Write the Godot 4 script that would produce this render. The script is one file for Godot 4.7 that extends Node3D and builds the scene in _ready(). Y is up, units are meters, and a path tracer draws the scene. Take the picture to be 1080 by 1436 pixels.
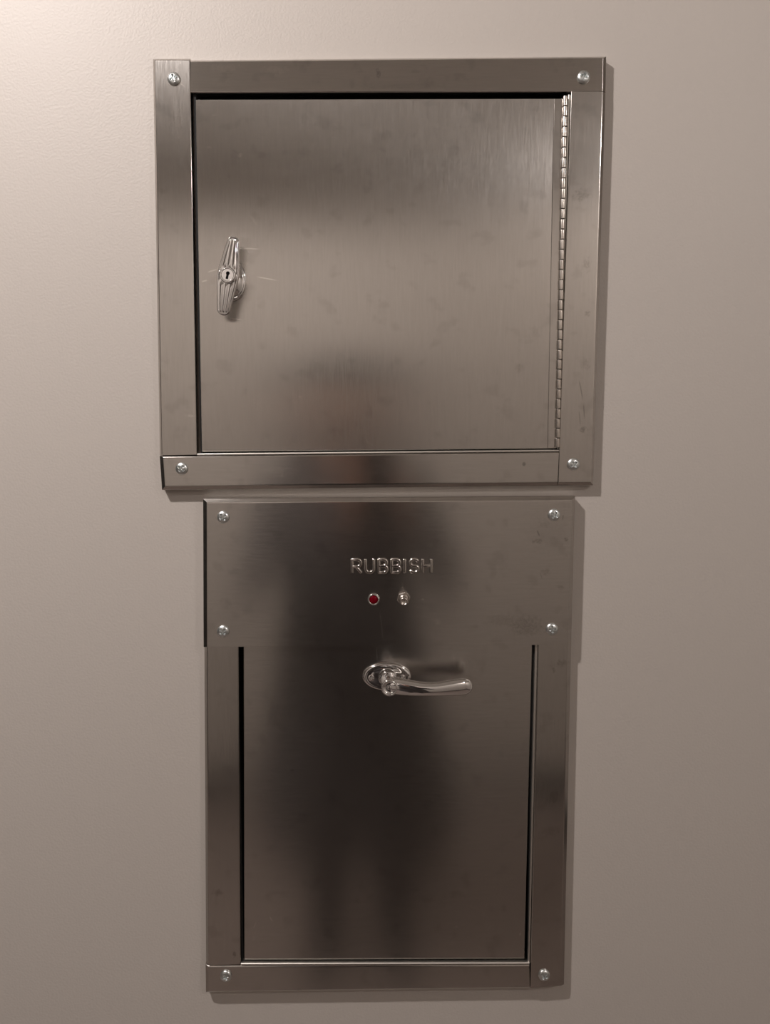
extends Node3D
# A steel access hatch and a steel rubbish chute hatch on a painted corridor wall.
# The wall's face is z = 0, the corridor runs along x, y is up; V(x, y) below is in millimetres on the
# wall, measured from the camera's height EYE.

const EYE := 1.55
var M := {}
var used := {}


# ---------------------------------------------------------------- scene tree helpers
func numbered(called: String) -> String:
	if not used.has(called):
		used[called] = 0
		return called
	used[called] += 1
	return "%s_%03d" % [called, used[called]]

func V(x: float, y: float) -> Vector2:
	return Vector2(x * 0.001, EYE + y * 0.001)

func thing(called: String, label: String, category: String, group := "") -> Node3D:
	var o := Node3D.new()
	o.name = numbered(called)
	add_child(o, true)
	o.set_meta("label", label)
	o.set_meta("category", category)
	if group != "":
		o.set_meta("group", group)
	return o

func put(called: String, mesh: Mesh, mat: Material, parent: Node, at := Vector3.ZERO, turn := Vector3.ZERO) -> MeshInstance3D:
	var o := MeshInstance3D.new()
	o.name = called
	o.mesh = mesh
	o.material_override = mat
	o.position = at
	o.rotation = turn
	o.cast_shadow = GeometryInstance3D.SHADOW_CASTING_SETTING_ON
	parent.add_child(o, true)
	return o

func struct(called: String, o: Node, mat: Material) -> void:
	o.name = called
	o.set_meta("kind", "structure")
	if o is CSGCombiner3D or o is MeshInstance3D:
		o.material_override = mat
	add_child(o, true)

func slab(called: String, lo: Vector3, hi: Vector3, mat: Material) -> void:
	var b := BoxMesh.new()
	b.size = hi - lo
	var o := MeshInstance3D.new()
	o.mesh = b
	o.position = (lo + hi) / 2.0
	struct(called, o, mat)


# ---------------------------------------------------------------- mesh builder
class MB:
	var v := PackedVector3Array()
	var n := PackedVector3Array()
	var t := PackedVector2Array()
	var t2 := PackedVector2Array()
	var c := PackedColorArray()
	var i := PackedInt32Array()
	var upright := false       # grain runs along y instead of x
	func uv(p: Vector3) -> Vector2:
		var a := Vector2(p.x + 0.7 * p.z, p.y + 0.7 * p.z) * 2.0
		return Vector2(a.y, a.x) if upright else a
	func vert(p: Vector3, nn: Vector3, col := Color.WHITE) -> int:
		v.append(p)
		n.append(nn.normalized())
		t.append(uv(p))
		t2.append(Vector2((p.x + 0.3) / 0.6, (2.05 - p.y) / 1.2))
		c.append(col)
		return v.size() - 1
	func tri(a: int, b: int, d: int) -> void:
		var g := (v[b] - v[a]).cross(v[d] - v[a])
		if g.dot(n[a] + n[b] + n[d]) > 0.0:
			i.append_array(PackedInt32Array([a, d, b]))
		else:
			i.append_array(PackedInt32Array([a, b, d]))
	func quad(a: int, b: int, d: int, e: int) -> void:
		tri(a, b, d)
		tri(a, d, e)
	func flat(ps: Array, nn: Vector3) -> void:
		var k := []
		for p in ps:
			k.append(vert(p, nn))
		for j in range(1, ps.size() - 1):
			tri(k[0], k[j], k[j + 1])
	# rows of points with smooth normals; "out" tells which side is outside; wrap closes each row
	func sheet(rows: Array, sgn := 1.0, wrap := false) -> void:
		var R := rows.size()
		var C: int = rows[0].size()
		var base := v.size()
		for r in R:
			for k in C:
				var p: Vector3 = rows[r][k]
				var r0: int = maxi(r - 1, 0)
				var r1: int = mini(r + 1, R - 1)
				var k0: int = (k - 1 + C) % C if wrap else maxi(k - 1, 0)
				var k1: int = (k + 1) % C if wrap else mini(k + 1, C - 1)
				var du: Vector3 = rows[r][k1] - rows[r][k0]
				var dv: Vector3 = rows[r1][k] - rows[r0][k]
				if du.length() < 1e-7:      # a pole: take the neighbour ring's direction
					var q: int = r1 if r == 0 else r0
					du = rows[q][k1] - rows[q][k0]
				var nn := du.cross(dv) * sgn
				if nn.length() < 1e-14:
					nn = Vector3(0, 0, 1)
				vert(p, nn)
		for r in R - 1:
			for k in (C if wrap else C - 1):
				var k1: int = (k + 1) % C
				quad(base + r * C + k, base + r * C + k1, base + (r + 1) * C + k1, base + (r + 1) * C + k)
	func done() -> ArrayMesh:
		var a := []
		a.resize(Mesh.ARRAY_MAX)
		a[Mesh.ARRAY_VERTEX] = v
		a[Mesh.ARRAY_NORMAL] = n
		a[Mesh.ARRAY_TEX_UV] = t
		a[Mesh.ARRAY_TEX_UV2] = t2
		a[Mesh.ARRAY_COLOR] = c
		a[Mesh.ARRAY_INDEX] = i
		var m := ArrayMesh.new()
		m.add_surface_from_arrays(Mesh.PRIMITIVE_TRIANGLES, a)
		var st := SurfaceTool.new()
		st.create_from(m, 0)
		st.generate_tangents()
		return st.commit()


# ---------------------------------------------------------------- sheet metal
func inset(q: Array, w: Array, s: float) -> Array:
	# corners TL TR BR BL moved in by w = [top, right, bottom, left] times s
	var e := []
	for k in 4:
		var a: Vector2 = q[k]
		var b: Vector2 = q[(k + 1) % 4]
		var d := (b - a).normalized()
		var inward := Vector2(d.y, -d.x)
		e.append([a + inward * w[k] * s, d])
	var out := []
	for k in 4:
		var p: Array = e[(k + 3) % 4]
		var c: Array = e[k]
		out.append(Geometry2D.line_intersects_line(p[0], p[1], c[0], c[1]))
	return out

# A folded sheet: q = outer corners TL TR BR BL, folds w = [top, right, bottom, left] widths, fall = how far a fold falls (one value, or one for each corner)
func plate(q: Array, z0: float, z1: float, w: Array, fall, upright: bool, wave = null, cells := 1) -> MB:
	var mb := MB.new()
	mb.upright = upright
	# profile from the wall up over the fold: [share of the fold's width, height]
	# [share of the fold's width, height] with d = the fall at that corner
	var heights := func(d: float): return [[0.0, z0], [0.0, z1 - d - 0.0008], [0.02, z1 - d - 0.0003], [0.08, z1 - d * 0.88], [0.66, z1 - d * 0.27], [0.84, z1 - d * 0.08], [1.0, z1]]
	var drops: Array = fall if fall is Array else [fall, fall, fall, fall]
	var prof: Array = heights.call(drops[0])
	var rings := []
	for p in prof:
		rings.append(inset(q, w, p[0]))
	for k in 4:
		var k2 := (k + 1) % 4
		var d: Vector2 = (q[k2] - q[k]).normalized()
		var outward := Vector3(-d.y, d.x, 0)
		var ids := []
		for s in prof.size():
			ids.append([])
		for side in 2:
			var here: Array = heights.call(drops[k2 if side else k])
			var seg := []
			for s in here.size() - 1:
				var run: float = (here[s + 1][0] - here[s][0]) * w[k]
				var rise: float = here[s + 1][1] - here[s][1]
				seg.append((outward * rise + Vector3(0, 0, 1) * run).normalized())
			for s in here.size():
				var nn: Vector3 = [seg[0], seg[0], seg[1] + seg[2], seg[3], seg[3], seg[3] + Vector3(0, 0, 1.4), Vector3(0, 0, 1)][s].normalized()
				if w[k] < 0.0028 and s > 1:      # a narrow edge is rolled, not folded
					nn = (outward * cos(here[s][0] * PI / 2.0) + Vector3(0, 0, sin(here[s][0] * PI / 2.0))).normalized()
				var a: Vector2 = rings[s][k2 if side else k]
				ids[s].append(mb.vert(Vector3(a.x, a.y, here[s][1]), nn))
		for s in prof.size() - 1:
			mb.quad(ids[s][0], ids[s][1], ids[s + 1][1], ids[s + 1][0])
	var f: Array = rings[-1]
	var rows := []
	for r in cells + 1:
		var row := []
		for k in cells + 1:
			var u := float(k) / cells
			var t := float(r) / cells
			var p: Vector2 = f[3].lerp(f[2], u).lerp(f[0].lerp(f[1], u), t)
			row.append(Vector3(p.x, p.y, z1 + (wave.call(u, t) if wave != null else 0.0)))
		rows.append(row)
	mb.sheet(rows)
	var b: Array = rings[0]
	mb.flat([Vector3(b[0].x, b[0].y, z0), Vector3(b[1].x, b[1].y, z0), Vector3(b[2].x, b[2].y, z0), Vector3(b[3].x, b[3].y, z0)], Vector3(0, 0, -1))
	return mb

func mm(a: Array) -> Array:
	return a.map(func(x): return x * 0.001)


# ---------------------------------------------------------------- turned and swept shapes
# profile of [radius, z], turned round z; sx, sy stretch it to an oval
func lathe(profile: Array, sx := 1.0, sy := 1.0, segs := 48, into: MB = null) -> MB:
	var mb := into if into else MB.new()
	var rows := []
	for p in profile:
		var row := []
		for k in segs:
			var a := TAU * k / segs
			row.append(Vector3(cos(a) * p[0] * sx, sin(a) * p[0] * sy, p[1]) * 0.001)
		rows.append(row)
	mb.sheet(rows, 1.0, true)
	return mb

# a disc whose height over (x, y) in mm is given, with a skirt down to z = 0
func disc(radius: float, rings: int, segs: int, height: Callable) -> MB:
	var mb := MB.new()
	var rows := []
	for r in rings + 1:
		var row := []
		var rad := radius * r / rings
		for k in segs:
			var a := TAU * k / segs
			var x := cos(a) * rad
			var y := sin(a) * rad
			row.append(Vector3(x, y, height.call(x, y)) * 0.001)
		rows.append(row)
	var low := []
	for k in segs:
		var p: Vector3 = rows[-1][k]
		low.append(Vector3(p.x, p.y, 0.0))
	mb.sheet(rows, -1.0, true)
	mb.sheet([rows[-1], low], -1.0, true)
	return mb

# ellipses [centre, half height, half depth] along x
func sweep_x(secs: Array, segs := 28) -> MB:
	var mb := MB.new()
	var rows := []
	for s in secs:
		var row := []
		for k in segs:
			var a := TAU * k / segs
			var cs := cos(a)
			var sn := sin(a)
			row.append((s[0] + Vector3(0, signf(sn) * pow(absf(sn), 0.85) * s[1], signf(cs) * pow(absf(cs), 0.85) * s[2])) * 0.001)
		rows.append(row)
	mb.sheet(rows, 1.0, true)
	return mb

# a pressed ridge along a stroke (points in mm), half width hw and height hh
func ridge(mb: MB, pts: Array, hw: float, hh: float) -> void:
	var prof := [[-1.0, 0.0], [-0.86, 0.34], [-0.7, 0.72], [-0.48, 0.95], [-0.2, 1.0], [0.2, 1.0], [0.48, 0.95], [0.7, 0.72], [0.86, 0.34], [1.0, 0.0]]
	var rows := []
	var nn := pts.size()
	for k in range(-1, nn + 1):
		var q := clampi(k, 0, nn - 1)
		var d: Vector2 = (pts[mini(q + 1, nn - 1)] - pts[maxi(q - 1, 0)]).normalized()
		var side := Vector2(-d.y, d.x)
		var c: Vector2 = pts[q]
		var s := 1.0
		var h := 1.0
		if k < 0:
			c -= d * 0.9
			h = 0.0
			s = 0.8
		elif k == nn:
			c += d * 0.9
			h = 0.0
			s = 0.8
		var row := []
		for p in prof:
			var xy: Vector2 = c + side * p[0] * hw * s
			row.append(Vector3(xy.x, xy.y, p[1] * hh * h) * 0.001)
		rows.append(row)
	mb.sheet(rows, -1.0)

func arc(cx: float, cy: float, rx: float, ry: float, a0: float, a1: float, steps := 10) -> Array:
	var out := []
	for k in steps + 1:
		var a := deg_to_rad(lerpf(a0, a1, float(k) / steps))
		out.append(Vector2(cx + cos(a) * rx, cy + sin(a) * ry))
	return out


# ---------------------------------------------------------------- materials
# worn marks and painted glints on the steel, in mm on the wall: spots [x, y, half width, half height, strength], scratches and glint lines [from, to, half width, strength]
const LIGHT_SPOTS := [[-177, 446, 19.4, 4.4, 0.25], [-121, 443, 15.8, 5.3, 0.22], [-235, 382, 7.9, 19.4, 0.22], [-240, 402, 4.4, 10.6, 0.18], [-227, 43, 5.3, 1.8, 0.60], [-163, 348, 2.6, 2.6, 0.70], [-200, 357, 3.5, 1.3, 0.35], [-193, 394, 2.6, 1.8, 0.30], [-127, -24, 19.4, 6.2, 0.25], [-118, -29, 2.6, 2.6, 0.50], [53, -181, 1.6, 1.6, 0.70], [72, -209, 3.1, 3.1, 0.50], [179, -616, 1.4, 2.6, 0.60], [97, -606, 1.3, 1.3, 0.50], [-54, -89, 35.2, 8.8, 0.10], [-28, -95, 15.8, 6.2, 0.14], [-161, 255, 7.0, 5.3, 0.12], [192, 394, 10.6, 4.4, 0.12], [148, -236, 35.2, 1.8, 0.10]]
const DARK_SPOTS := [[240, 301, 10.6, 7.0, 0.30], [248, 221, 5.3, 7.9, 0.22], [250, 164, 3.5, 3.5, 0.30], [249, 104, 6.2, 7.0, 0.18], [247, 26, 4.4, 3.5, 0.45], [169, 99, 5.3, 7.0, 0.22], [-0, 440, 3.5, 4.4, 0.35], [176, -16, 2.2, 2.6, 0.50], [179, -214, 21.1, 13.2, 0.25], [152, -207, 22.9, 7.9, 0.16], [201, -90, 12.3, 4.4, 0.18], [193, -110, 7.0, 3.5, 0.30], [203, -148, 5.3, 4.4, 0.25], [222, -166, 4.4, 4.4, 0.25], [208, -98, 26.4, 26.4, 0.08], [152, -129, 7.0, 26.4, 0.07], [-206, -557, 7.0, 4.4, 0.35], [-186, -640, 2.6, 4.4, 0.40], [218, -435, 7.9, 8.8, 0.25], [216, -479, 14.1, 6.2, 0.22], [227, -263, 8.8, 4.4, 0.28], [216, -271, 2.6, 3.5, 0.35], [228, -107, 2.6, 2.6, 0.40], [-177, -146, 7.0, 5.3, 0.16], [-188, -188, 7.0, 7.9, 0.12], [-110, -399, 1.8, 1.8, 0.30], [25, 426, 52.8, 3.5, 0.08]]
const LIGHT_SCRATCHES_AND_GLINTS := [[-163, 241, -140, 240, 0.8, 0.55], [-165, 226, -154, 222, 0.5, 0.25], [-205, 213, -191, 217, 0.9, 0.50], [-212, 202, -204, 204, 0.8, 0.60], [-147, 208, -119, 203, 0.8, 0.60], [-180, 159, -162, 157, 0.8, 0.50], [-0, -192, 5, -238, 0.8, 0.50], [-4, -243, -3, -262, 1.0, 0.70], [91, -249, 95, -276, 0.6, 0.40], [27, -157, 30, -175, 0.8, 0.40], [-157, -596, -163, -609, 0.5, 0.35], [-163, -616, -160, -625, 0.4, 0.25], [-141, -590, -137, -599, 0.7, 0.50], [-16, 15, -13, 8, 0.6, 0.40], [-99, 66, -92, 65, 0.6, 0.35], [-153, 280, -143, 265, 1.5, 0.12], [-13, -335, -18, -408, 0.5, 0.20], [-234, 430, -224, 423, 0.8, 0.40]]  # reflected glints near handles, switch and red light painted in beside real scratches
const DARK_SCRATCHES := [[241, 87, 247, 58, 0.5, 0.40], [247, 58, 249, 36, 0.6, 0.35], [242, 49, 244, 28, 0.5, 0.30], [196, -147, 200, -158, 0.5, 0.20], [224, -77, 223, -85, 0.7, 0.30], [192, -96, 196, -105, 0.7, 0.40]]

func grey_image(w: int, h: int, value: Callable) -> ImageTexture:
	var data := PackedByteArray()
	data.resize(w * h)
	for y in h:
		for x in w:
			data[y * w + x] = clampi(int(value.call(x, y) * 255.0), 0, 255)
	return ImageTexture.create_from_image(Image.create_from_data(w, h, false, Image.FORMAT_L8, data))

func noise(sd: int, freq: float, octaves := 3) -> FastNoiseLite:
	var f := FastNoiseLite.new()
	f.seed = sd
	f.noise_type = FastNoiseLite.TYPE_SIMPLEX_SMOOTH
	f.frequency = freq
	f.fractal_octaves = octaves
	return f

func plain(called: String, col: Color, rough: float, metal := 0.0) -> StandardMaterial3D:
	var m := StandardMaterial3D.new()
	m.resource_name = called
	m.albedo_color = col
	m.roughness = rough
	m.metallic = metal
	return m

# the worn marks and painted glints as one picture laid over both hatches, 0.6 m by 1.2 m
func wear_and_glint_image() -> ImageTexture:
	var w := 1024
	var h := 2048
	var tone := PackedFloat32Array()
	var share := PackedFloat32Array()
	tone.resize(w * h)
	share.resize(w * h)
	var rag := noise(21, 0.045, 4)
	for set_of in [[LIGHT_SPOTS, 0.93], [DARK_SPOTS, 0.30], [LIGHT_SCRATCHES_AND_GLINTS, 0.97], [DARK_SCRATCHES, 0.22]]:
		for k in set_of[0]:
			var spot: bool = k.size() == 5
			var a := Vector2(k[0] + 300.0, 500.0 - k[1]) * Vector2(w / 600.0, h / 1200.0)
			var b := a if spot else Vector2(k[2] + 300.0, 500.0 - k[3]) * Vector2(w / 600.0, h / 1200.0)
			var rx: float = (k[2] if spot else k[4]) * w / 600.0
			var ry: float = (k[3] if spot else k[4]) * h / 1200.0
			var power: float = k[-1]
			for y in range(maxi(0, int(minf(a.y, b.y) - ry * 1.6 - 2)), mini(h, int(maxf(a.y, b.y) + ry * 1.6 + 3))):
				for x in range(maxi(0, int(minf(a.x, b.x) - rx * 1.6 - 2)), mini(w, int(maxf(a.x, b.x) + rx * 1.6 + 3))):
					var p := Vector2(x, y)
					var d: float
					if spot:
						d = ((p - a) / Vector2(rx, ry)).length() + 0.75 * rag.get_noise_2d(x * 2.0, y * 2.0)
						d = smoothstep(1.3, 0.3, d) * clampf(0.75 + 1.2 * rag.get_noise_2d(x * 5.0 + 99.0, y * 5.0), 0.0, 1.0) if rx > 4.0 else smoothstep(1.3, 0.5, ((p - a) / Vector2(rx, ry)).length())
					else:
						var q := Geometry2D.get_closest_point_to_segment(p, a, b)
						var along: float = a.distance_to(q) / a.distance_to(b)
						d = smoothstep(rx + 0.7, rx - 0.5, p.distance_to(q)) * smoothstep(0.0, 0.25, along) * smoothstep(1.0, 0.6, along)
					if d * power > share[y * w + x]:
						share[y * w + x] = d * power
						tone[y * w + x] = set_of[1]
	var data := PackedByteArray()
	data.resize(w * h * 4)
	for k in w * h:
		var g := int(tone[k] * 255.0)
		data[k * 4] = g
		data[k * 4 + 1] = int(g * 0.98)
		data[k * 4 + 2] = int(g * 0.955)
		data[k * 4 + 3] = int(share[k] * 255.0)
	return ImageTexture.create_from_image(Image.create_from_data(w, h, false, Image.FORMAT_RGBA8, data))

func steel(called: String, col: Color, rough: float, aniso: float, map: Texture2D, stain: Texture2D) -> StandardMaterial3D:
	var m := plain(called, col, rough, 1.0)
	m.roughness_texture = map
	m.albedo_texture = stain
	m.anisotropy_enabled = true
	m.anisotropy = aniso
	m.detail_enabled = true
	m.detail_uv_layer = BaseMaterial3D.DETAIL_UV_2
	m.detail_blend_mode = BaseMaterial3D.BLEND_MODE_MIX
	m.detail_albedo = M.wear_and_glints
	return m

func make_materials() -> void:
	# orange-peel roller paint
	var a := noise(11, 0.11, 2)
	var wall_relief := ImageTexture.create_from_image(a.get_seamless_image(1024, 1024))
	var w := plain("wall_paint", Color(0.768, 0.742, 0.715), 0.52)
	w.metallic_specular = 0.5
	w.uv1_triplanar = true
	w.uv1_world_triplanar = true
	w.uv1_scale = Vector3(2.2, 2.2, 2.2)
	w.heightmap_enabled = true
	w.heightmap_texture = wall_relief
	w.heightmap_scale = 0.018
	M.wall = w
	M.ceiling = plain("ceiling_paint", Color(0.90, 0.89, 0.875), 0.8)
	M.carpet = plain("carpet", Color(0.53, 0.485, 0.46), 0.95)
	M.skirting = plain("skirting_paint", Color(0.12, 0.11, 0.10), 0.5)
	M.wear_and_glints = wear_and_glint_image()
	# brushed steel: grain along u, finger marks that dull the sheen
	var g := noise(3, 1.0, 2)
	var b := noise(5, 0.012, 4)
	var grain := grey_image(1024, 1024, func(x, y):
		var s: float = 0.72 + 0.10 * g.get_noise_2d(x * 0.012, y * 0.9) + 0.05 * g.get_noise_2d(x * 0.05, y * 0.4 + 300.0)
		var blot: float = smoothstep(0.12, 0.5, b.get_noise_2d(x, y))
		return s + 0.02 * blot)
	var c := noise(8, 0.02, 4)
	var stain := grey_image(512, 512, func(x, y):
		var d: float = smoothstep(0.25, 0.6, c.get_noise_2d(x * 1.3, y)) 
		return 0.98 - 0.04 * d + 0.02 * g.get_noise_2d(x * 0.02, y * 1.7))
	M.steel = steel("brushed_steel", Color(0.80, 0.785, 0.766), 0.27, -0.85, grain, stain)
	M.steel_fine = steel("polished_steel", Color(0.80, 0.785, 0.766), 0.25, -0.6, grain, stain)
	M.edge = plain("worn_sheet_edge", Color(0.86, 0.845, 0.82), 0.42, 1.0)
	M.chrome = plain("chrome", Color(0.93, 0.93, 0.93), 0.07, 1.0)
	M.zinc = plain("zinc_plating", Color(0.88, 0.90, 0.90), 0.32, 1.0)
	M.nickel = plain("nickel_plating", Color(0.80, 0.775, 0.745), 0.27, 1.0)
	M.dark = plain("dark_cavity_paint", Color(0.05, 0.05, 0.05), 0.8)
	var lens := plain("red_lens", Color(0.42, 0.0, 0.07), 0.2)
	lens.clearcoat_enabled = true
	lens.clearcoat = 0.15
	lens.clearcoat_roughness = 0.05
	lens.metallic_specular = 0.2
	M.lens = lens
	var glow := plain("lamp_diffuser", Color(0.9, 0.88, 0.84), 0.6)
	glow.emission_enabled = true
	glow.emission = Color(1.0, 0.93, 0.84)
	glow.emission_energy_multiplier = 4.0
	M.glow = glow
	M.trim = plain("lamp_trim", Color(0.85, 0.84, 0.82), 0.45)
	var cloth := plain("figure_cloth_and_skin", Color.WHITE, 0.9)
	cloth.vertex_color_use_as_albedo = true
	M.figure = cloth
	M.hair = plain("dark_hair", Color(0.10, 0.075, 0.06), 0.6)
	M.phone = plain("phone_shell", Color(0.09, 0.09, 0.10), 0.35)


# ---------------------------------------------------------------- fittings
var screw_mesh: ArrayMesh

func make_screw_mesh() -> void:
	screw_mesh = disc(7.3, 26, 64, func(x, y):
		var r := sqrt(x * x + y * y)
		var z: float = 3.9 * sqrt(maxf(0.0, 1.0 - pow(r / 7.9, 2.4)))
		var arm: float = maxf(smoothstep(1.3, 0.85, absf(x)) * smoothstep(4.4, 3.6, absf(y)), smoothstep(1.3, 0.85, absf(y)) * smoothstep(4.4, 3.6, absf(x)))
		return z - 2.8 * arm).done()

func screw(parent: Node, x: float, y: float, z: float, turn: float) -> void:
	put("screw", screw_mesh, M.zinc, parent, Vector3(x, EYE * 1000.0 + y, z) * 0.001, Vector3(0, 0, deg_to_rad(turn)))

func ceiling_light(x: float, z: float, label: String, energy: float, aim: Vector3, angle: float) -> void:
	var o := thing("ceiling_light", label, "light")
	o.position = Vector3(x, CEIL, z)
	var ring := lathe([[62, 12], [62, -1], [66, -4], [78, -4], [82, -1], [82, 2]], 1, 1, 48).done()
	put("trim_ring", ring, M.trim, o, Vector3.ZERO, Vector3(-PI / 2, 0, 0)).scale = Vector3(1, 1, -1)
	var d := disc(62, 4, 40, func(_x, _y): return 2.0).done()
	put("diffuser", d, M.glow, o, Vector3(0, 0.002, 0), Vector3(PI / 2, 0, 0))
	var l := SpotLight3D.new()
	l.name = "lamp_light"
	l.position = Vector3(x, CEIL - 0.01, z)
	add_child(l, true)
	l.look_at_from_position(l.position, l.position + aim, Vector3(0, 0, -1) if absf(aim.normalized().y) > 0.99 else Vector3.UP)
	l.light_color = Color(1.0, 0.965, 0.95)
	l.light_energy = energy
	l.spot_angle = angle
	l.spot_angle_attenuation = 0.2
	l.spot_range = 12.0
	l.spot_attenuation = 2.0
	l.light_size = 0.045
	l.shadow_enabled = true

const CEIL := 2.75


# ---------------------------------------------------------------- the hatches
func upper_hatch() -> void:
	var t := thing("access_hatch", "square steel access hatch with T-shaped locking handle and long hinge, above the rubbish hatch", "hatch")
	var cz := 0.010
	put("frame_bar", plate([V(-263.2, 457.0), V(-219.4, 457.3), V(-220.9, -4.4), V(-266.4, -5.1)], 0.0, 0.0143, mm([4.2, 0.5, 0.4, 4.4]), 0.0042, true).done(), M.steel_fine, t)
	put("frame_bar", plate([V(-219.1, 455.3), V(267.8, 460.7), V(267.9, 420.2), V(-219.9, 418.2)], 0.0, 0.0138, mm([4.0, 5.4, 0.6, 0.4]), mm([3.6, 3.6, 3.6, 3.6]), false).done(), M.steel_fine, t)
	put("frame_bar", plate([V(226.2, 419.8), V(267.7, 419.8), V(262.2, -42.4), V(218.2, -42.7)], 0.0, 0.0140, mm([0.4, 5.2, 5.0, 1.0]), 0.0033, true).done(), M.steel_fine, t)
	put("frame_bar", plate([V(-266.4, -5.5), V(219.0, -0.9), V(217.8, -42.7), V(-264.6, -47.0)], 0.0, 0.0140, mm([2.4, 0.4, 5.6, 6.2]), 0.0023, false).done(), M.steel_fine, t)
	# the jamb behind the frame and the dark box behind the door
	put("door_box", open_box(-214, 222, -6, 423, -0.16, 0.009, 3.0), M.dark, t)
	put("jamb_lip", plate([V(223.2, 417.5), V(226.4, 417.5), V(219.2, 0.0), V(216.8, 0.0)], -0.01, 0.0112, mm([0.2, 1.2, 0.2, 1.4]), 0.0014, true).done(), M.edge, t)
	put("jamb_lip", plate([V(-220.5, -2.3), V(219.0, 1.4), V(219.0, -1.3), V(-220.5, -5.4)], -0.01, 0.0138, mm([1.6, 0.2, 1.1, 0.2]), 0.0016, false).done(), M.edge, t)
	var wave := func(u, v):
		return 0.00035 * sin(PI * u) * sin(PI * v) * (1.0 + 0.6 * sin(2.3 * u + 1.0) * cos(3.1 * v)) 
	put("door", plate([V(-214.6, 411.5), V(215.8, 413.5), V(216.0, 2.1), V(-215.7, -1.0)], -0.008, 0.011, mm([1.0, 1.0, 1.4, 1.0]), 0.0018, true, wave, 28).done(), M.steel, t)
	# continuous hinge
	var h := put("hinge", plate([V(206.8, 412.2), V(218.5, 412.6), V(215.6, 3.4), V(205.2, 3.2)], 0.0105, 0.0122, mm([0.4, 0.4, 0.4, 0.5]), 0.0005, true).done(), M.steel_fine, t)
	var top := V(219.6, 414.5)
	var low := V(216.6, 3.4)
	var count := 35
	var pitch := top.distance_to(low) / count
	var kn := lathe([[0.2, -pitch * 500.0 + 0.35], [2.7, -pitch * 500.0 + 0.35], [3.2, -pitch * 500.0 + 0.8], [3.2, pitch * 500.0 - 0.8], [2.7, pitch * 500.0 - 0.35], [0.2, pitch * 500.0 - 0.35]], 1, 1, 20)
	kn.upright = true
	var km := kn.done()
	var lean := atan2(top.x - low.x, top.y - low.y)
	for k in count:
		var p := top.lerp(low, (k + 0.5) / count)
		put("knuckle", km, M.nickel, h, Vector3(p.x + (0.00018 if k % 2 else -0.00012), p.y, 0.0135), Vector3(-PI / 2, -lean, 0))
	t_handle(t)
	for s in [[-238.2, 432.6, 20], [240.4, 435.5, 70], [236.3, -16.5, 38], [-239.1, -20.9, 50]]:
		screw(t, s[0], s[1], 14.0, s[2])

func open_box(x0: float, x1: float, y0: float, y1: float, zb: float, zf: float, th: float) -> ArrayMesh:
	# an open-fronted box of sheet th mm thick
	var st := SurfaceTool.new()
	st.begin(Mesh.PRIMITIVE_TRIANGLES)
	var a := V(x0, y0)
	var b := V(x1, y1)
	var d := th * 0.001
	for r in [[a.x - d, a.y - d, a.x, b.y + d, zb, zf], [b.x, a.y - d, b.x + d, b.y + d, zb, zf], [a.x, a.y - d, b.x, a.y, zb, zf], [a.x, b.y, b.x, b.y + d, zb, zf], [a.x - d, a.y - d, b.x + d, b.y + d, zb - d, zb]]:
		var bm := BoxMesh.new()
		bm.size = Vector3(r[2] - r[0], r[3] - r[1], r[5] - r[4])
		st.append_from(bm, 0, Transform3D(Basis(), Vector3((r[0] + r[2]) / 2.0, (r[1] + r[3]) / 2.0, (r[4] + r[5]) / 2.0)))
	return st.commit()

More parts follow.
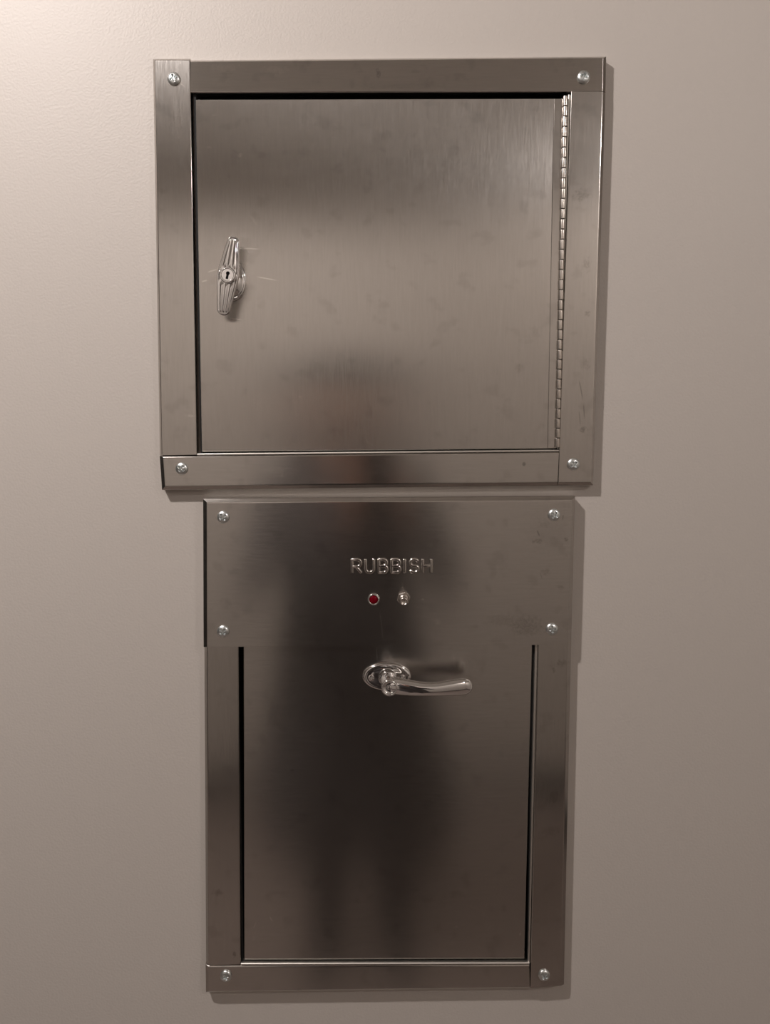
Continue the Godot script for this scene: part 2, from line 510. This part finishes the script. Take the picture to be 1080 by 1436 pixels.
func t_handle(t: Node3D) -> void:
	var at := Vector3(-0.1745, EYE + 0.2030, 0.011)
	var esc := lathe([[24.6, 0.0], [24.6, 2.2], [23.9, 3.4], [22.6, 4.0], [21.2, 3.9], [20.4, 3.2], [18.5, 4.2], [15.5, 6.6], [11.0, 8.2], [9.0, 8.6], [8.4, 9.5], [8.2, 22.0]], 0.68, 1.0, 64)
	var h := put("pull_handle", esc.done(), M.chrome, t, at)
	# grip: a long lozenge with a raised rim and flutes
	var mb := MB.new()
	var half := 45.6
	var rows := []
	var n_along := 72
	for r in n_along + 1:
		var s: float = -cos(PI * r / n_along) * half     # closer spacing at the tips
		var ww: float = lerpf(13.0, 6.0 if s > 0.0 else 6.9, pow(absf(s) / half, 1.08))
		var tip := half - absf(s)
		if tip < 6.0:
			ww *= sqrt(maxf(0.0, 1.0 - pow(1.0 - tip / 6.0, 2.0)))
		ww = maxf(ww, 0.02)
		var lift: float = 1.8 * (1.0 - pow(absf(s) / half, 2.0))
		var row := []
		var front := 26
		for k in front + 1:
			var a: float = -cos(PI * k / front)
			var e: float = minf(ww * (1.0 - absf(a)), tip * 0.9)
			var z: float = 27.0 + lift - 2.2 * pow(maxf(0.0, 1.0 - e / 1.3), 2.0) - 1.3 * smoothstep(1.7, 2.9, e)
			var rib: float = smoothstep(2.9, 4.0, e) * smoothstep(8.0, 11.0, absf(s))
			z += rib * 1.05 * pow(cos(a * PI * 2.1), 2.0)
			row.append(Vector3(a * ww, s, z) * 0.001)
		for k in range(1, 10):
			var a: float = cos(PI * k / 10.0)
			row.append(Vector3(a * ww * 0.96, s, 24.5 - lift * 0.3 - 6.0 * sqrt(1.0 - a * a) * minf(1.0, tip / 4.0 + 0.25)) * 0.001)
		rows.append(row)
	mb.sheet(rows, 1.0, true)
	put("grip", mb.done(), M.chrome, h, Vector3.ZERO, Vector3(0, 0, deg_to_rad(-9.0)))
	var lock := disc(9.3, 60, 96, func(x, y):
		var r := sqrt(x * x + y * y)
		var z: float = 4.6 - 1.2 * pow(clampf((r - 8.0) / 1.3, 0.0, 1.0), 2.0) - 0.7 * smoothstep(7.4, 6.9, r)
		var hole: float = maxf(smoothstep(2.1, 1.8, sqrt(x * x + (y - 1.8) * (y - 1.8))), smoothstep(1.3, 1.0, absf(x)) * smoothstep(-4.6, -4.3, y) * smoothstep(2.0, 1.6, y))
		return z - 3.6 * hole).done()
	put("lock_cylinder", lock, M.chrome, h, Vector3(0, 0, 0.0265), Vector3(0, 0, deg_to_rad(-12.0)))
	put("keyway", lathe([[0.05, 0.0], [3.2, 0.0]], 0.9, 1.55, 20).done(), M.dark, h, Vector3(0, 0, 0.0280))

func lower_hatch() -> void:
	var t := thing("rubbish_hatch", "tall steel rubbish chute hatch with lettered panel, red indicator light and chrome lever handle", "hatch")
	put("frame_bar", plate([V(-216.8, -200.0), V(-173.9, -200.0), V(-178.3, -653.8), V(-223.5, -654.8)], 0.0, 0.0138, mm([0.4, 1.2, 0.4, 5.8]), 0.0046, true).done(), M.steel_fine, t)
	put("frame_bar", plate([V(-223.9, -654.8), V(191.4, -656.2), V(192.6, -690.2), V(-224.2, -692.9)], 0.0, 0.0140, mm([2.7, 0.4, 4.2, 6.0]), 0.0034, false).done(), M.steel_fine, t)
	put("frame_bar", plate([V(196.7, -200.0), V(239.0, -200.0), V(237.3, -686.2), V(192.6, -689.6)], 0.0, 0.0140, mm([0.4, 6.6, 1.4, 1.2]), 0.0042, true).done(), M.steel_fine, t)
	put("jamb_lip", plate([V(193.0, -226.0), V(197.0, -226.0), V(192.6, -656.0), V(189.6, -656.0)], -0.01, 0.0122, mm([0.2, 1.3, 0.2, 1.4]), 0.0014, true).done(), M.edge, t)
	put("jamb_lip", plate([V(-178.0, -652.2), V(191.6, -653.6), V(191.4, -656.8), V(-178.0, -655.4)], -0.01, 0.0139, mm([1.8, 0.2, 1.3, 0.2]), 0.0018, false).done(), M.edge, t)
	put("door_box", open_box(-175.5, 189.5, -654.5, -215.0, -0.16, 0.009, 3.0), M.dark, t)
	var wave := func(u, v):
		return -0.0004 * sin(PI * u) * sin(PI * v) * (1.0 + 0.5 * sin(4.0 * u + 1.0)) + 0.00012 * sin(PI * v) * sin(7.0 * u) * sin(PI * u)
	put("door", plate([V(-168.5, -205.0), V(190.4, -205.0), V(185.6, -651.6), V(-174.6, -650.6)], -0.008, 0.012, mm([0.6, 1.0, 3.8, 1.6]), 0.0026, false, wave, 28).done(), M.steel_fine, t)
	# top panel
	var pw := func(u, v):
		var edge := sin(PI * u) * sin(PI * v)
		return 0.00065 * edge * (0.7 + 0.8 * sin(6.5 * u + 2.2 * v - 0.6) * (1.0 - u))
	var p := put("sign_panel", plate([V(-214.0, -57.3), V(239.4, -55.2), V(237.8, -239.6), V(-217.1, -240.6)], 0.0, 0.018, mm([6.0, 6.0, 0.8, 6.8]), mm([2.5, 3.9, 3.9, 2.5]), false, pw, 40).done(), M.steel_fine, t)
	letters(p)
	for s in [[-189.3, -79.6, 30], [212.9, -77.9, 55], [212.4, -218.9, 10], [-191.9, -220.2, 42]]:
		screw(p, s[0], s[1], 18.0, s[2])
	for s in [[-197.1, -668.3, 25], [210.2, -670.2, 60]]:
		screw(t, s[0], s[1], 14.0, s[2])
	# indicator light
	var at := Vector3(-0.0070, EYE - 0.1810, 0.018)
	var bez := put("indicator_light", lathe([[7.4, 0.0], [7.4, 1.8], [7.0, 3.2], [6.2, 4.0], [5.5, 4.0], [5.1, 3.3], [5.0, 1.5]], 1, 1, 48).done(), M.chrome, t, at)
	put("lens", lathe([[5.05, 1.5], [5.0, 3.0], [4.2, 3.9], [2.6, 4.5], [0.02, 4.7]], 1, 1, 36).done(), M.lens, bez).set_meta("label", "red domed lens")
	# key switch: washer, hex nut, threaded stem
	var nut := MB.new()
	lathe([[7.4, 0.0], [7.4, 0.8], [7.0, 1.1], [0.1, 1.1]], 1, 1, 40, nut)
	var sw := put("switch", nut.done(), M.nickel, t, Vector3(0.0296, EYE - 0.1797, 0.018))
	put("hex_nut", hex_nut(8.4, 1.1, 6.0), M.nickel, sw, Vector3.ZERO, Vector3(0, 0, 0.28))
	put("stem", lathe([[5.6, 4.0], [5.6, 9.5], [5.0, 10.2], [4.0, 10.4], [4.0, 12.0], [4.7, 12.8], [4.8, 22.4], [4.4, 23.2], [3.5, 23.3], [2.9, 22.0], [0.02, 21.8]], 1, 1, 36).done(), M.nickel, sw)
	lever(t)

func hex_nut(r: float, z0: float, z1: float) -> ArrayMesh:
	var mb := MB.new()
	var lowr := []
	var mid := []
	var top := []
	for k in 6:
		var a := TAU * k / 6.0
		var d := Vector3(cos(a), sin(a), 0) * 0.001
		lowr.append(d * r + Vector3(0, 0, z0 * 0.001))
		mid.append(d * r + Vector3(0, 0, (z1 - 0.8) * 0.001))
		top.append(d * (r - 1.0) + Vector3(0, 0, z1 * 0.001))
	for k in 6:
		var j := (k + 1) % 6
		var nn: Vector3 = (lowr[k] + lowr[j]).normalized()
		nn.z = 0.0
		mb.flat([lowr[k], lowr[j], mid[j], mid[k]], nn)
		mb.flat([mid[k], mid[j], top[j], top[k]], nn + Vector3(0, 0, 1.0))
	mb.flat(top, Vector3(0, 0, 1))
	return mb.done()

func letters(panel: Node) -> void:
	# RUBBISH pressed into the panel: [left, right] of each letter, cap height from y0 to y1 (mm)
	var y1 := -132.2
	var y0 := -148.1
	var hw := 2.25
	var specs := [["R", -33.2, -22.0], ["U", -16.9, -6.6], ["B", -0.5, 9.6], ["B", 15.2, 25.4], ["I", 31.0, 31.0], ["S", 37.8, 47.6], ["H", 53.1, 63.4]]
	for s in specs:
		var a: float = s[1]
		var b: float = s[2]
		var my := (y0 + y1) / 2.0
		var mb := MB.new()
		var strokes := []
		match s[0]:
			"R":
				var q := (y1 - my + 0.6) / 2.0
				strokes = [[Vector2(a, y0), Vector2(a, y1)], [Vector2(a, y1), Vector2(b - q - 0.6, y1)] + arc(b - q - 0.6, y1 - q, q + 0.2, q, 80, -90) + [Vector2(a, y1 - 2.0 * q)], [Vector2(a + 4.6, y1 - 2.0 * q), Vector2(b, y0)]]
			"U":
				var q := (b - a) / 2.0
				strokes = [[Vector2(a, y1), Vector2(a, y0 + q)] + arc(a + q, y0 + q, q, q, 190, 350, 14) + [Vector2(b, y0 + q), Vector2(b, y1)]]
			"B":
				var q := (y1 - my) / 2.0
				strokes = [[Vector2(a, y0), Vector2(a, y1)], [Vector2(a, y1), Vector2(b - q, y1)] + arc(b - q - 0.4, y1 - q, q, q, 80, -90) + [Vector2(a, my)], [Vector2(a, my), Vector2(b - q, my)] + arc(b - q, y0 + q, q, q, 80, -90) + [Vector2(a, y0)]]
			"I":
				strokes = [[Vector2(a, y0), Vector2(a, y1)]]
			"S":
				var q := (y1 - y0) / 4.0
				var cx := (a + b) / 2.0
				var rx := (b - a) / 2.0
				strokes = [arc(cx, y1 - q, rx, q, 20, 270, 18) + arc(cx, y0 + q, rx, q, 80, -160, 18)]
			"H":
				strokes = [[Vector2(a, y0), Vector2(a, y1)], [Vector2(b, y0), Vector2(b, y1)], [Vector2(a, my), Vector2(b, my)]]
		for k in strokes:
			ridge(mb, k, hw, 1.9)
		put("letter", mb.done(), M.steel_fine, panel, Vector3(0, EYE, 0.0181))

func lever(t: Node) -> void:
	var at := Vector3(0.0090, EYE - 0.2789, 0.012)
	# oval rose on the door, neck, hub and the lever itself
	var rose := lathe([[17.5, 0.0], [17.5, 2.4], [17.0, 4.2], [15.9, 5.2], [14.6, 5.2], [13.8, 4.7], [11.5, 5.2], [7.0, 6.2], [0.02, 6.6]], 1.72, 1.0, 72)
	var h := put("lever_handle", rose.done(), M.chrome, t, at)
	for x in [-19.0, 19.5]:
		put("rose_screw", disc(4.0, 14, 40, func(px, py):
			var arm: float = maxf(smoothstep(0.7, 0.4, absf(px)) * smoothstep(2.3, 1.9, absf(py)), smoothstep(0.7, 0.4, absf(py)) * smoothstep(2.3, 1.9, absf(px)))
			return 1.4 - 0.04 * (px * px + py * py) - 1.3 * arm).done(), M.chrome, h, Vector3(x, -1.0, 4.9) * 0.001)
	put("neck", lathe([[11.5, 5.0], [11.5, 7.0], [10.4, 9.5], [8.2, 12.0], [8.0, 17.0], [9.0, 19.5], [8.2, 22.0], [8.2, 34.0]], 1, 1, 48).done(), M.chrome, h, Vector3(0.001, 0, 0))
	put("hub", lathe([[8.5, 30.0], [9.7, 32.0], [10.0, 35.0], [10.0, 49.0], [9.5, 50.6], [8.6, 51.0], [7.9, 50.9], [7.4, 50.3], [7.2, 47.6], [3.3, 47.3], [2.9, 48.4], [2.2, 49.0], [0.02, 49.2]], 1, 1, 56).done(), M.chrome, h, Vector3(0.0029, 0, 0))
	var secs := []
	for s in [[4.0, 0.0, 9.2, 8.0, 40.0], [10.0, 0.0, 10.0, 8.2, 41.0], [18.0, -0.6, 9.9, 7.8, 42.5], [28.0, -1.5, 9.2, 7.4, 44.0], [40.0, -2.4, 8.3, 7.0, 45.0], [52.0, -2.8, 8.0, 6.8, 45.2], [62.0, -2.6, 8.4, 6.8, 44.6], [72.0, -2.0, 9.2, 6.9, 43.6], [80.0, -1.6, 9.9, 6.9, 42.5], [87.0, -1.4, 10.2, 6.8, 41.5], [92.0, -1.3, 9.9, 6.5, 40.8], [96.0, -1.3, 8.8, 5.8, 40.2], [99.0, -1.3, 7.0, 4.6, 39.8], [101.0, -1.3, 4.5, 3.0, 39.6], [101.8, -1.3, 2.2, 1.4, 39.5], [102.1, -1.3, 0.02, 0.02, 39.5]]:
		secs.append([Vector3(s[0], s[1], s[4]), s[2], s[3]])
	put("lever", sweep_x(secs, 40).done(), M.chrome, h)


# ---------------------------------------------------------------- the photographer, seen only mirrored in the steel
func blob(p: Vector3, bones: Array) -> Array:
	# distance to the joined limbs and the colour of the nearest one
	var d := 10.0
	var best := 10.0
	var col := Color.WHITE
	for b in bones:
		var a: Vector3 = b[0]
		var ab: Vector3 = b[1] - a
		var h: float = clampf((p - a).dot(ab) / maxf(ab.length_squared(), 1e-9), 0.0, 1.0)
		var q := p - a - ab * h
		var dd: float = Vector3(q.x, q.y, q.z * b[5]).length() - lerpf(b[2], b[3], h)
		if dd < best:
			best = dd
			col = b[4]
		var k: float = b[6]
		var m: float = maxf(k - absf(d - dd), 0.0) / k
		d = minf(d, dd) - m * m * k * 0.25
	return [d, col]

func nets(mb: MB, bones: Array, lo: Vector3, hi: Vector3, cell: float) -> void:
	var nx := int(ceil((hi.x - lo.x) / cell)) + 1
	var ny := int(ceil((hi.y - lo.y) / cell)) + 1
	var nz := int(ceil((hi.z - lo.z) / cell)) + 1
	var f := PackedFloat32Array()
	f.resize(nx * ny * nz)
	f.fill(1.0)
	# visit only what lies near a bone
	var near := PackedByteArray()
	near.resize(nx * ny * nz)
	for b in bones:
		var r: float = maxf(b[2], b[3]) / minf(1.0, b[5]) + 0.05
		var p0: Vector3 = (Vector3(b[0]).min(b[1]) - Vector3.ONE * r - lo) / cell
		var p1: Vector3 = (Vector3(b[0]).max(b[1]) + Vector3.ONE * r - lo) / cell
		for z in range(maxi(0, int(p0.z)), mini(nz, int(p1.z) + 2)):
			for y in range(maxi(0, int(p0.y)), mini(ny, int(p1.y) + 2)):
				for x in range(maxi(0, int(p0.x)), mini(nx, int(p1.x) + 2)):
					near[(z * ny + y) * nx + x] = 1
	for z in nz:
		for y in ny:
			for x in nx:
				var at := (z * ny + y) * nx + x
				if near[at]:
					f[at] = blob(lo + Vector3(x, y, z) * cell, bones)[0]
	var ids := {}
	var step := [1, nx, nx * ny]
	for z in nz - 1:
		for y in ny - 1:
			for x in nx - 1:
				var at := (z * ny + y) * nx + x
				var inside := 0
				for k in 8:
					if f[at + (k & 1) + (k >> 1 & 1) * nx + (k >> 2) * nx * ny] < 0.0:
						inside += 1
				if inside == 0 or inside == 8:
					continue
				var sum := Vector3.ZERO
				var cnt := 0
				for k in 8:
					for ax in 3:
						if k >> ax & 1:
							continue
						var k2: int = k | (1 << ax)
						var fa: float = f[at + (k & 1) + (k >> 1 & 1) * nx + (k >> 2) * nx * ny]
						var fb: float = f[at + (k2 & 1) + (k2 >> 1 & 1) * nx + (k2 >> 2) * nx * ny]
						if (fa < 0.0) != (fb < 0.0):
							var o := Vector3(k & 1, k >> 1 & 1, k >> 2)
							o[ax] += fa / (fa - fb)
							sum += o
							cnt += 1
				var p := lo + (Vector3(x, y, z) + sum / cnt) * cell
				var e := cell * 0.5
				var here := blob(p, bones)
				var g := Vector3(blob(p + Vector3(e, 0, 0), bones)[0] - here[0], blob(p + Vector3(0, e, 0), bones)[0] - here[0], blob(p + Vector3(0, 0, e), bones)[0] - here[0])
				ids[at] = mb.vert(p, g, here[1])
	for at in ids:
		var x: int = at % nx
		var y: int = at / nx % ny
		var z: int = at / (nx * ny)
		var co := [x, y, z]
		for ax in 3:
			if co[(ax + 1) % 3] == 0 or co[(ax + 2) % 3] == 0:
				continue
			if (f[at] < 0.0) != (f[at + step[ax]] < 0.0):
				var s1: int = step[(ax + 1) % 3]
				var s2: int = step[(ax + 2) % 3]
				if ids.has(at - s1) and ids.has(at - s1 - s2) and ids.has(at - s2):
					mb.quad(ids[at], ids[at - s1], ids[at - s1 - s2], ids[at - s2])

func photographer() -> void:
	var skin := Color(0.42, 0.25, 0.18)
	var coat := Color(0.075, 0.070, 0.068)
	var legs := Color(0.060, 0.052, 0.053)
	var shoe := Color(0.02, 0.018, 0.018)
	var ox := -0.10      # leans to the left of the phone
	var P := func(x, y, z): return Vector3(x + lerpf(-0.05, ox, clampf(y / 1.35, 0.0, 1.0)), y, z)
	var t := thing("person", "person in dark jacket and trousers holding up a phone, mirrored in the steel doors", "person")
	var mb := MB.new()
	# each limb: from, to, radius there, colour, flattening in depth, softness of the joint
	var body := [
		[P.call(-0.02, 1.02, 1.36), P.call(-0.01, 1.20, 1.35), 0.175, 0.170, coat, 1.4, 0.06],
		[P.call(0.02, 1.02, 1.36), P.call(0.01, 1.38, 1.34), 0.170, 0.175, coat, 1.4, 0.06],
		[P.call(-0.16, 1.45, 1.335), P.call(0.16, 1.45, 1.335), 0.076, 0.076, coat, 1.0, 0.06],
		[P.call(0, 1.44, 1.33), P.call(0, 1.57, 1.315), 0.062, 0.056, skin, 1.0, 0.03],
		[P.call(-0.11, 0.46, 1.36), P.call(-0.03, 1.06, 1.36), 0.190, 0.165, coat, 1.25, 0.06],
		[P.call(0.11, 0.46, 1.36), P.call(0.03, 1.06, 1.36), 0.190, 0.165, coat, 1.25, 0.06]]
	for s in [-1.0, 1.0]:
		var hand := Vector3(0.070 * s, 1.405, 1.055)
		body.append([P.call(0.20 * s, 1.44, 1.33), P.call(0.285 * s, 1.19, 1.25), 0.064, 0.052, coat, 1.0, 0.04])
		body.append([P.call(0.285 * s, 1.19, 1.25), hand, 0.050, 0.034, coat, 1.0, 0.03])
		body.append([P.call(0.09 * s, 0.90, 1.36), P.call(0.10 * s, 0.48, 1.35), 0.092, 0.064, legs, 1.0, 0.05])
		body.append([P.call(0.10 * s, 0.48, 1.35), P.call(0.105 * s, 0.09, 1.38), 0.062, 0.046, legs, 1.0, 0.04])
		body.append([P.call(0.107 * s, 0.045, 1.39), P.call(0.125 * s, 0.035, 1.22), 0.046, 0.036, shoe, 1.0, 0.03])
	nets(mb, body, Vector3(-0.56, -0.03, 1.0), Vector3(0.42, 1.68, 1.64), 0.018)
	var eye := Color(0.03, 0.02, 0.02)
	var head := [
		[P.call(0, 1.705, 1.315), P.call(0, 1.66, 1.30), 0.088, 0.078, skin, 0.88, 0.03],
		[P.call(0, 1.66, 1.285), P.call(0, 1.595, 1.255), 0.066, 0.040, skin, 1.0, 0.03],
		[P.call(0, 1.68, 1.205), P.call(0, 1.650, 1.190), 0.010, 0.014, skin, 1.0, 0.015],
		[P.call(-0.078, 1.68, 1.315), P.call(-0.080, 1.65, 1.31), 0.016, 0.011, skin, 1.0, 0.01],
		[P.call(0.078, 1.68, 1.315), P.call(0.080, 1.65, 1.31), 0.016, 0.011, skin, 1.0, 0.01],
		[P.call(0, 1.60, 1.30), P.call(0, 1.54, 1.315), 0.054, 0.057, skin, 1.0, 0.03],
		[P.call(-0.018, 1.615, 1.212), P.call(0.018, 1.615, 1.212), 0.009, 0.009, Color(0.30, 0.12, 0.10), 1.0, 0.008],
		[P.call(-0.031, 1.683, 1.220), P.call(-0.031, 1.682, 1.220), 0.012, 0.012, eye, 1.0, 0.006],
		[P.call(0.031, 1.683, 1.220), P.call(0.031, 1.682, 1.220), 0.012, 0.012, eye, 1.0, 0.006]]
	nets(mb, head, Vector3(-0.24, 1.50, 1.14), Vector3(0.02, 1.82, 1.44), 0.008)
	for s in [-1.0, 1.0]:
		# palm beside the phone, thumb on the screen side, four fingers along its edge
		var Q := func(x, y, z): return Vector3(x * s, y, z)
		var hand := [[Q.call(0.075, 1.400, 1.06), Q.call(0.060, 1.440, 1.018), 0.030, 0.024, skin, 1.0, 0.02],
			[Q.call(0.060, 1.430, 1.020), Q.call(0.056, 1.480, 1.000), 0.024, 0.021, skin, 1.0, 0.015],
			[Q.call(0.056, 1.455, 1.018), Q.call(0.030, 1.500, 1.008), 0.012, 0.009, skin, 1.0, 0.01]]
		for k in 4:
			var y := 1.440 + 0.019 * k
			hand.append([Q.call(0.058, y, 1.000), Q.call(0.0490, y + 0.006, 0.978), 0.0095, 0.0090, skin, 1.0, 0.006])
			hand.append([Q.call(0.0490, y + 0.006, 0.978), Q.call(0.0485, y + 0.010, 0.960), 0.0088, 0.0080, skin, 1.0, 0.006])
		nets(mb, hand, Vector3(-0.12 if s < 0 else 0.01, 1.36, 0.94), Vector3(-0.01 if s < 0 else 0.12, 1.54, 1.11), 0.007)
	put("body", mb.done(), M.figure, t)
	var hm := MB.new()
	nets(hm, [[P.call(0, 1.732, 1.340), P.call(0, 1.64, 1.36), 0.102, 0.105, Color.WHITE, 0.9, 0.04],
		[P.call(0, 1.775, 1.28), P.call(0, 1.775, 1.34), 0.062, 0.082, Color.WHITE, 1.0, 0.04],
		[P.call(-0.105, 1.74, 1.32), P.call(-0.125, 1.55, 1.34), 0.052, 0.036, Color.WHITE, 1.0, 0.04],
		[P.call(0.105, 1.74, 1.32), P.call(0.125, 1.55, 1.34), 0.052, 0.036, Color.WHITE, 1.0, 0.04]], Vector3(-0.34, 1.44, 1.16), Vector3(0.14, 1.92, 1.54), 0.011)
	put("hair", hm.done(), M.hair, t)
	var ph := thing("smartphone", "dark smartphone held up in both hands in front of the person", "phone")
	ph.position = Vector3(0, 1.505, 0.962)
	ph.rotation = Vector3(deg_to_rad(-4.5), 0, 0)
	put("shell", plate([Vector2(-0.037, 0.078), Vector2(0.037, 0.078), Vector2(0.037, -0.078), Vector2(-0.037, -0.078)], 0.0, 0.008, mm([2, 2, 2, 2]), 0.002, false).done(), M.phone, ph)


# ---------------------------------------------------------------- the scene
func _ready() -> void:
	var cam := Camera3D.new()
	cam.name = "camera"
	cam.position = Vector3(0, EYE, 0.955)
	cam.rotation = Vector3(deg_to_rad(-4.514), deg_to_rad(-0.436), deg_to_rad(-0.092))
	cam.fov = 66.99
	cam.near = 0.002
	add_child(cam)
	cam.current = true
	var we := WorldEnvironment.new()
	we.name = "environment"
	var env := Environment.new()
	env.background_mode = Environment.BG_COLOR
	env.background_color = Color(0, 0, 0)
	env.tonemap_mode = Environment.TONE_MAPPER_LINEAR
	env.tonemap_exposure = 1.0
	env.sdfgi_enabled = true
	env.ssao_enabled = true
	env.ssil_enabled = true
	we.environment = env
	add_child(we)
	make_materials()
	ceiling_light(-0.82, 0.92, "round recessed ceiling light nearest the hatches, above their upper corner", 3.1, Vector3(0.0, -1.0, 0.0), 88.0)
	ceiling_light(1.55, 1.95, "added fill light in a round ceiling fitting, unseen, brightening the back wall mirrored in the steel", 1.1, Vector3(0.0, -1.0, 0.0), 88.0)  # unseen fill lamp added to brighten the back wall mirrored in the steel

	# the corridor
	var wall := CSGCombiner3D.new()
	var whole := CSGBox3D.new()
	whole.name = "panel"
	whole.size = Vector3(7.55, CEIL + 0.2, 0.2)
	whole.position = Vector3(-1.325, CEIL / 2.0, -0.1)
	wall.add_child(whole)
	for r in [[-219.0, 227.0, -11.0, 428.0], [-180.5, 194.5, -659.5, -210.0]]:
		var hole := CSGBox3D.new()
		hole.name = "opening"
		hole.operation = CSGShape3D.OPERATION_SUBTRACTION
		hole.size = Vector3((r[1] - r[0]) * 0.001, (r[3] - r[2]) * 0.001, 0.6)
		hole.position = Vector3((r[0] + r[1]) * 0.0005, EYE + (r[2] + r[3]) * 0.0005, -0.1)
		wall.add_child(hole, true)
	struct("wall_front", wall, M.wall)
	slab("wall_back", Vector3(-5.1, -0.1, 2.4), Vector3(2.45, CEIL + 0.1, 2.55), M.wall)
	slab("wall_right", Vector3(2.3, -0.1, 0.0), Vector3(2.45, CEIL + 0.1, 2.4), M.wall)
	slab("wall_left", Vector3(-5.1, -0.1, 0.0), Vector3(-4.95, CEIL + 0.1, 2.4), M.wall)
	slab("floor", Vector3(-4.95, -0.1, 0.0), Vector3(2.3, 0.0, 2.4), M.carpet)
	slab("ceiling", Vector3(-4.95, CEIL, 0.0), Vector3(2.3, CEIL + 0.1, 2.4), M.ceiling)
	slab("door_1", Vector3(-4.6, 0.0, 2.36), Vector3(-2.5, 2.15, 2.4), M.skirting)  # unseen dark door added so the left steel folds mirror something dark
	slab("baseboard_back", Vector3(-2.5, 0.0, 2.385), Vector3(2.3, 0.13, 2.4), M.skirting)
	slab("baseboard_front", Vector3(-4.95, 0.0, 0.0), Vector3(2.3, 0.13, 0.015), M.skirting)
	slab("baseboard_right", Vector3(2.285, 0.0, 0.015), Vector3(2.3, 0.13, 2.385), M.skirting)

	make_screw_mesh()
	upper_hatch()
	lower_hatch()
	photographer()
